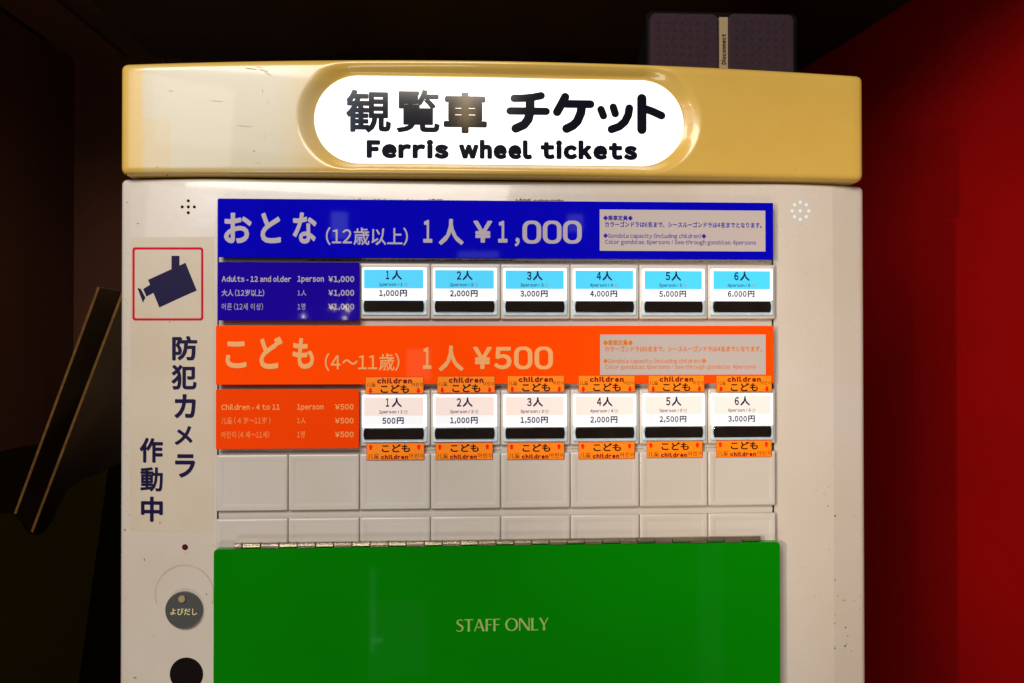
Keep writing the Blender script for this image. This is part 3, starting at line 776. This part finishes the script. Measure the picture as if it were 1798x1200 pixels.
# chips, scuffs and grime: small marks with their own shape
def blobs(name, pts, m, Yf, par=TM, kind='stuff', el=1.0):
    V = []; F = []
    for (a, b, r, *rest) in pts:
        k_ = rest[0] if rest else 1.0; ang = rest[1] if len(rest) > 1 else 0.0
        n_ = 7; b0 = len(V)
        for t in range(n_):
            rr_ = r * random.uniform(.6, 1.15); q = 2 * math.pi * t / n_
            dx, dy = rr_ * k_ * math.cos(q), rr_ * math.sin(q)
            X_, Y_ = a + dx * math.cos(ang) - dy * math.sin(ang), b + dx * math.sin(ang) + dy * math.cos(ang)
            w = P(X_, Y_, 0.004)
            for _ in range(2): w = P(X_, Y_, Yf(w.x, w.z))
            V.append((w.x, Yf(w.x, w.z) - 0.00018, w.z))
        F.append(tuple(range(b0, b0 + n_)))
    return mk(name, V, F, m, par, kind=kind)
s24 = [(303, 495, 1.6), (383, 495, .8), (303, 583, .8), (303, 605, .7), (279, 636, .9), (302, 764, 1.5), (314, 832, 1.1), (336, 850, .9), (343, 850, .8), (385, 851, .9), (303, 911, .9),
       (301, 949, 1.2), (347, 965, 1.4), (356, 1002, 1.0), (345, 1043, 1.7), (352, 1036, .8), (302, 1054, 1.4), (302, 1046, .8), (371, 1064, 1.0), (167, 713, .7), (218, 835, .9), (237, 828, .6),
       (401, 702, .7), (408, 836, .7), (408, 885, .6), (275, 372, .6, 2.5, 1.0), (265, 410, .5, 3.5, .05), (272, 453, .5, 4.5, -.5), (225, 389, .7), (232, 354, .5), (240, 369, .5), (287, 368, .5), (245, 404, .4), (150, 775, .6), (248, 883, .5)]
blobs('paint_chips', [(1340 + a[0] / 2.4, 700 + a[1] / 2.4, a[2], *a[3:]) for a in s24] +
      [(223, 355.5, 1.1), (242, 393, .8, 3.2, .35), (253.5, 983, .7, 5, 1.4), (362.5, 1043.5, 1.2), (269, 1116, .6), (282, 973, .6), (248, 1134, .5), (327, 971, .5, 2.2, 1.4), (1416, 481, .8), (1439, 643, .8), (1363, 398, .8), (376, 958.5, .7), (220, 1052, .6)], chip, cabsurf)
blobs('dirt_specks', [(random.uniform(219, 372), 320 + 600 * random.random(), random.uniform(.3, .8)) for _ in range(40)] +
      [(random.uniform(219, 228), random.uniform(420, 935), random.uniform(.4, 1.0)) for _ in range(30)] +
      [(237, 1190, 2.0, 1.9, -.3), (281, 918, 1.8), (219.5, 931, 2.2), (222, 700, .9), (298, 566, 1.4, 1.8, 1.5)], mat('tan dirt', (0.30, 0.21, 0.12), 0.7), cabsurf)
# grime left on top of the blue board and under the boards
def strip(name, segs, Y, m, jag=1.0):
    V = []; F = []
    for (x0, x1, y, h) in segs:
        nn = max(2, int((x1 - x0) / 1.6)); b0 = len(V)
        for q in range(nn + 1):
            x = x0 + (x1 - x0) * q / nn; hh = h * random.uniform(.15, 1.0) ** jag
            a = P(x, y, Y); b = P(x, y - hh, Y); V += [tuple(a), tuple(b)]
        for q in range(nn): F.append((b0 + 2 * q, b0 + 2 * q + 2, b0 + 2 * q + 3, b0 + 2 * q + 1))
    return mk(name, V, F, m, TM, kind='stuff')
strip('grime', [(621, 634, 352, 4), (652, 676, 352.3, 3), (714, 733, 352.4, 3), (752, 778, 352.6, 4), (905, 932, 352.8, 4.5), (936, 990, 353, 3), (384, 420, 351, 1.6)], FY - 0.0001, grime)
strip('glue_residue', [(540, 905, 458.6, 3.4), (905, 1352, 460.5, 1.6)], 0.0032, grime, 1.3)
strip('glue_residue', [(400, 640, 680.6, 2.4), (640, 1354, 681, 3.0)], 0.0032, mat('pale glue', (0.42, 0.36, 0.24), 0.7, var=0.4, vscale=300), 0.7)
strip('glue_residue', [(398, 470, 793.5, 2.6), (740, 880, 791, 2.5), (990, 1130, 789, 2.5), (1230, 1350, 787, 3)], 0.0032, mat('olive glue', (0.38, 0.33, 0.20), 0.7, var=0.4, vscale=300), 0.8)
blobs('scuffs', [(440, 121, .9, 12, .12), (462, 124, .8, 14, .25), (470, 130, .9, 10, .45), (455, 118, .5, 16, .1), (461, 160, .4, 12, 1.5), (470, 180, .35, 14, 1.45), (464, 240, .35, 10, 1.5), (475, 236, .3, 12, 1.55),
                (380, 178, .35, 40, .08), (430, 222, .4, 50, .1), (300, 160, .4, 12, .2), (452, 287, .35, 20, .15)], scuff, lambda x, z: capsurf(x, z) - 0.00005)
blobs('specks', [(446, 265.5, 1.3), (276, 294, .8), (222, 307, 1.6), (228, 308.5, 1.0), (232, 306.5, .8), (294, 308, .9, 2.5), (1396, 298, .9), (1050, 309, .7), (970, 310, .6)], chip, lambda x, z: capsurf(x, z) - 0.00005)
# ================================================================== speaker on top
SY = 0.075
SP = thing('speaker', 'dark speaker with two grilles and a gold strip on top of the machine', 'speaker', (P(1268, 60, SY).x, SY + 0.05, cabtop + 0.10))
def pb(x0, x1, y0, y1, Y): return P(x0, y0, Y).x, P(x1, y0, Y).x, P((x0 + x1) / 2, y1, Y).z, P((x0 + x1) / 2, y0, Y).z
zb = capz1 + 0.0055
ax0, ax1, _, az1 = pb(1142, 1262, 23, 120, SY)
V, F = rings(ax0, ax1, zb, az1, [(0, SY + 0.008), (0, SY + 0.002), (0.0006, SY + 0.0006), (0.002, SY), (0.004, SY)], 0.006, 5)
mk('grille', V, F, grille, SP)
bx0, bx1, _, bz1 = pb(1279, 1395, 24, 120, SY)
V, F = rings(bx0, bx1, zb, bz1, [(0, SY + 0.008), (0, SY + 0.002), (0.0006, SY + 0.0006), (0.002, SY), (0.004, SY)], 0.006, 5)
mk('grille', V, F, grille, SP)
# grille dimples
def dimples(x0, x1, z0, z1):
    V = []; F = []; st_ = 0.0073
    z = z1 - 0.009
    while z > z0 + 0.004:
        x = x0 + 0.0075
        while x < x1 - 0.005:
            b0 = len(V)
            for t in range(6): q = math.pi / 3 * t; V.append((x + 0.0016 * math.cos(q), SY - 0.0002, z + 0.0016 * math.sin(q)))
            F.append(tuple(range(b0, b0 + 6))); x += st_
        z -= st_
    return V, F
gd = mat('grille hole', (0.029, 0.0165, 0.023), 0.9, spec=0.1)
mk('grille_holes', *dimples(ax0, ax1, zb, az1), gd, SP, kind='stuff'); mk('grille_holes', *dimples(bx0, bx1, zb, bz1), gd, SP, kind='stuff')
cx_0, cx_1, _, cz1 = pb(1263, 1278.5, 30, 120, SY + 0.001)
stp = mk('centre_strip', *rings(cx_0, cx_1, zb, cz1, [(0, SY + 0.009), (0, SY + 0.0014), (0.0004, SY + 0.001), (0.0008, SY + 0.001)], 0, 1), gold, SP)
V, F = string('Dioconnect', .05, gap=.11)
a0 = min(v[0] for v in V); a1 = max(v[0] for v in V); b0 = min(v[1] for v in V); b1_ = max(v[1] for v in V)
q0 = P(1266.5, 113.5, SY + 0.001); q1 = P(1274.5, 60, SY + 0.001)
mk('lettering', [(q1.x - (v[1] - b0) / (b1_ - b0) * (q1.x - q0.x), SY + 0.0008, q0.z + (v[0] - a0) / (a1 - a0) * (q1.z - q0.z)) for v in V], F, blackink, stp)
# body: tapering back
yb0, yb1 = SY + 0.008, SY + 0.10
xb0 = P(1135, 60, yb0).x; xb1 = P(1399, 60, yb0).x; zt0 = P(1200, 21, yb0).z
V = [(xb0, yb0, zb), (xb1, yb0, zb), (xb1, yb0, zt0 - 0.004), (xb1 - 0.004, yb0, zt0), (xb0 + 0.004, yb0, zt0), (xb0, yb0, zt0 - 0.004),
     (xb0 + 0.001, yb1, zb), (xb1 - 0.001, yb1, zb), (xb1 - 0.004, yb1 - 0.004, zb + 0.022), (xb1 - 0.010, yb1 - 0.03, zt0 - 0.008), (xb0 + 0.010, yb1 - 0.03, zt0 - 0.008), (xb0 + 0.002, yb1 - 0.004, zb + 0.022)]
F = [(0, 1, 2, 3, 4, 5), (6, 11, 10, 9, 8, 7)] + [(i, i + 6, (i + 1) % 6 + 6, (i + 1) % 6) for i in range(6)]
mk('body', V, F, spbody, SP)
# ================================================================== left corner: leaning boards and bin
def lean(px0, py0, px1, py1, Y, depth, th, label):
    A, B = P(px0, py0, Y), P(px1, py1, Y); d = (B - A).normalized(); nrm = Vector((-d.z, 0, d.x)) * -th
    T = thing('sign_board', label, 'board', (A.x, Y + depth / 2, A.z), 'boards leaning behind the bin')
    yy = Vector((0, depth, 0)); y1 = Vector((0, 0.002, 0))
    def hexa(a, b, c, e):   # a,b front bottom/top; c thickness; e depth
        V = [a, a + c, b + c, b, a + e, a + c + e, b + c + e, b + e]
        return [tuple(v) for v in V], [(0, 1, 2, 3), (7, 6, 5, 4), (0, 4, 5, 1), (1, 5, 6, 2), (2, 6, 7, 3), (3, 7, 4, 0)]
    mk('board_edge', *hexa(A, B, nrm, y1), boardedge, T)
    mk('panel', *hexa(A + y1 + nrm * .02, B + y1 + nrm * .02, nrm * .96, yy), board, T)
    return T, A, B, d, nrm
T1 = lean(8, 946, 171, 504, 0.10, 0.14, 0.0022, 'brown board with pale raw edge leaning behind the bin, the left of two')
T2 = lean(40, 970, 213, 514, 0.085, 0.30, 0.0022, 'brown board with pale raw edge leaning behind the bin, the right one beside the machine')
T, A, B, d, nrm = T1
m0 = A + (B - A) * ((946 - 716) / 442.0) + nrm * 1.05; m1 = A + (B - A) * ((946 - 690) / 442.0) + nrm * 1.05
mk('red_mark', [tuple(m0 + Vector((0, .085, 0))), tuple(m0 + Vector((0, .14, 0))), tuple(m1 + Vector((0, .14, 0))), tuple(m1 + Vector((0, .085, 0)))], [(0, 1, 2, 3)], boardred, T)
BN = thing('bin', 'dark olive plastic bin with a wavy rim holding the leaning boards, left of the machine', 'bin', (-0.5, 0.1, 0.9))
def wall_strip(name, rim, Y, zlow, th, m, par, slant=0.0):
    V = []; n_ = len(rim)
    for q in rim:
        w = P(q[0], q[1], Y); V.append(tuple(w))
    V += [(v[0] - slant * (v[2] - zlow) * k_ / n_, Y, zlow) for k_, v in enumerate(V)] ; V += [(v[0], v[1] + th, v[2]) for v in V[:2 * n_]]
    F = []
    for q in range(n_ - 1):
        F += [(q, q + 1, q + 1 + n_, q + n_), (q + 2 * n_, q + 3 * n_, q + 1 + 3 * n_, q + 1 + 2 * n_), (q, q + 2 * n_, q + 1 + 2 * n_, q + 1)]
    F += [(0, n_, 3 * n_, 2 * n_), (n_ - 1, 3 * n_ - 1, 4 * n_ - 1, 2 * n_ - 1)]
    return mk(name, V, F, m, par)
def smoothl(L, s=5):
    out = []
    for i_ in range(len(L) - 1):
        p0 = L[max(i_ - 1, 0)]; p1 = L[i_]; p2 = L[i_ + 1]; p3 = L[min(i_ + 2, len(L) - 1)]
        for t in range(s):
            t /= s
            out.append(tuple(0.5 * (2 * p1[c] + (p2[c] - p0[c]) * t + (2 * p0[c] - 5 * p1[c] + 4 * p2[c] - p3[c]) * t * t + (3 * p1[c] - p0[c] - 3 * p2[c] + p3[c]) * t ** 3) for c in (0, 1)))
    return out + [L[-1]]
rim = smoothl([(-60, 930), (-20, 908), (15, 903), (32, 912), (46, 932), (60, 941), (76, 935), (92, 915), (106, 884), (122, 858), (145, 843), (172, 832), (190, 822)])
zlow = 0.90
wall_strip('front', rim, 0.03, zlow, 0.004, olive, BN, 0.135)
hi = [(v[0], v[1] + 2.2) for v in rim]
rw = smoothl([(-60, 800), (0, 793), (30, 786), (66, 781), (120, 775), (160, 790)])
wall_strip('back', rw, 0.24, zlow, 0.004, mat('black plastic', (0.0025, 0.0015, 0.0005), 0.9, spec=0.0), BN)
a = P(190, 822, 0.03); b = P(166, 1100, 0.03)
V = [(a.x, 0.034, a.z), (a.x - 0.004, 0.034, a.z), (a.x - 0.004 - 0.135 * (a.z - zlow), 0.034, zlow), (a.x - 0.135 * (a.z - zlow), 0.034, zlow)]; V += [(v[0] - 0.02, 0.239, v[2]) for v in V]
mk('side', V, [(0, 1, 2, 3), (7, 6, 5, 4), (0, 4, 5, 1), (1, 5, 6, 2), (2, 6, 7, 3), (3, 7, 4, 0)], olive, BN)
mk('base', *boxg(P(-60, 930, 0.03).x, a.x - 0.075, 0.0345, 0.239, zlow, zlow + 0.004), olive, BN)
# low shelf the bin stands on
sh = thing('stand', 'low dark brown stand under the olive bin beside the machine', 'stand', (-0.45, 0.12, 0.0))
mk('top', *boxg(XL + 0.014, xl - 0.004, 0.0, 0.30, zlow - 0.03, zlow - 0.0005), darkwood2, sh)
for x_ in (XL + 0.03, xl - 0.04):
    for y_ in (0.01, 0.26): mk('leg', *boxg(x_, x_ + 0.03, y_, y_ + 0.03, 0.0, zlow - 0.0305), darkwood2, sh)
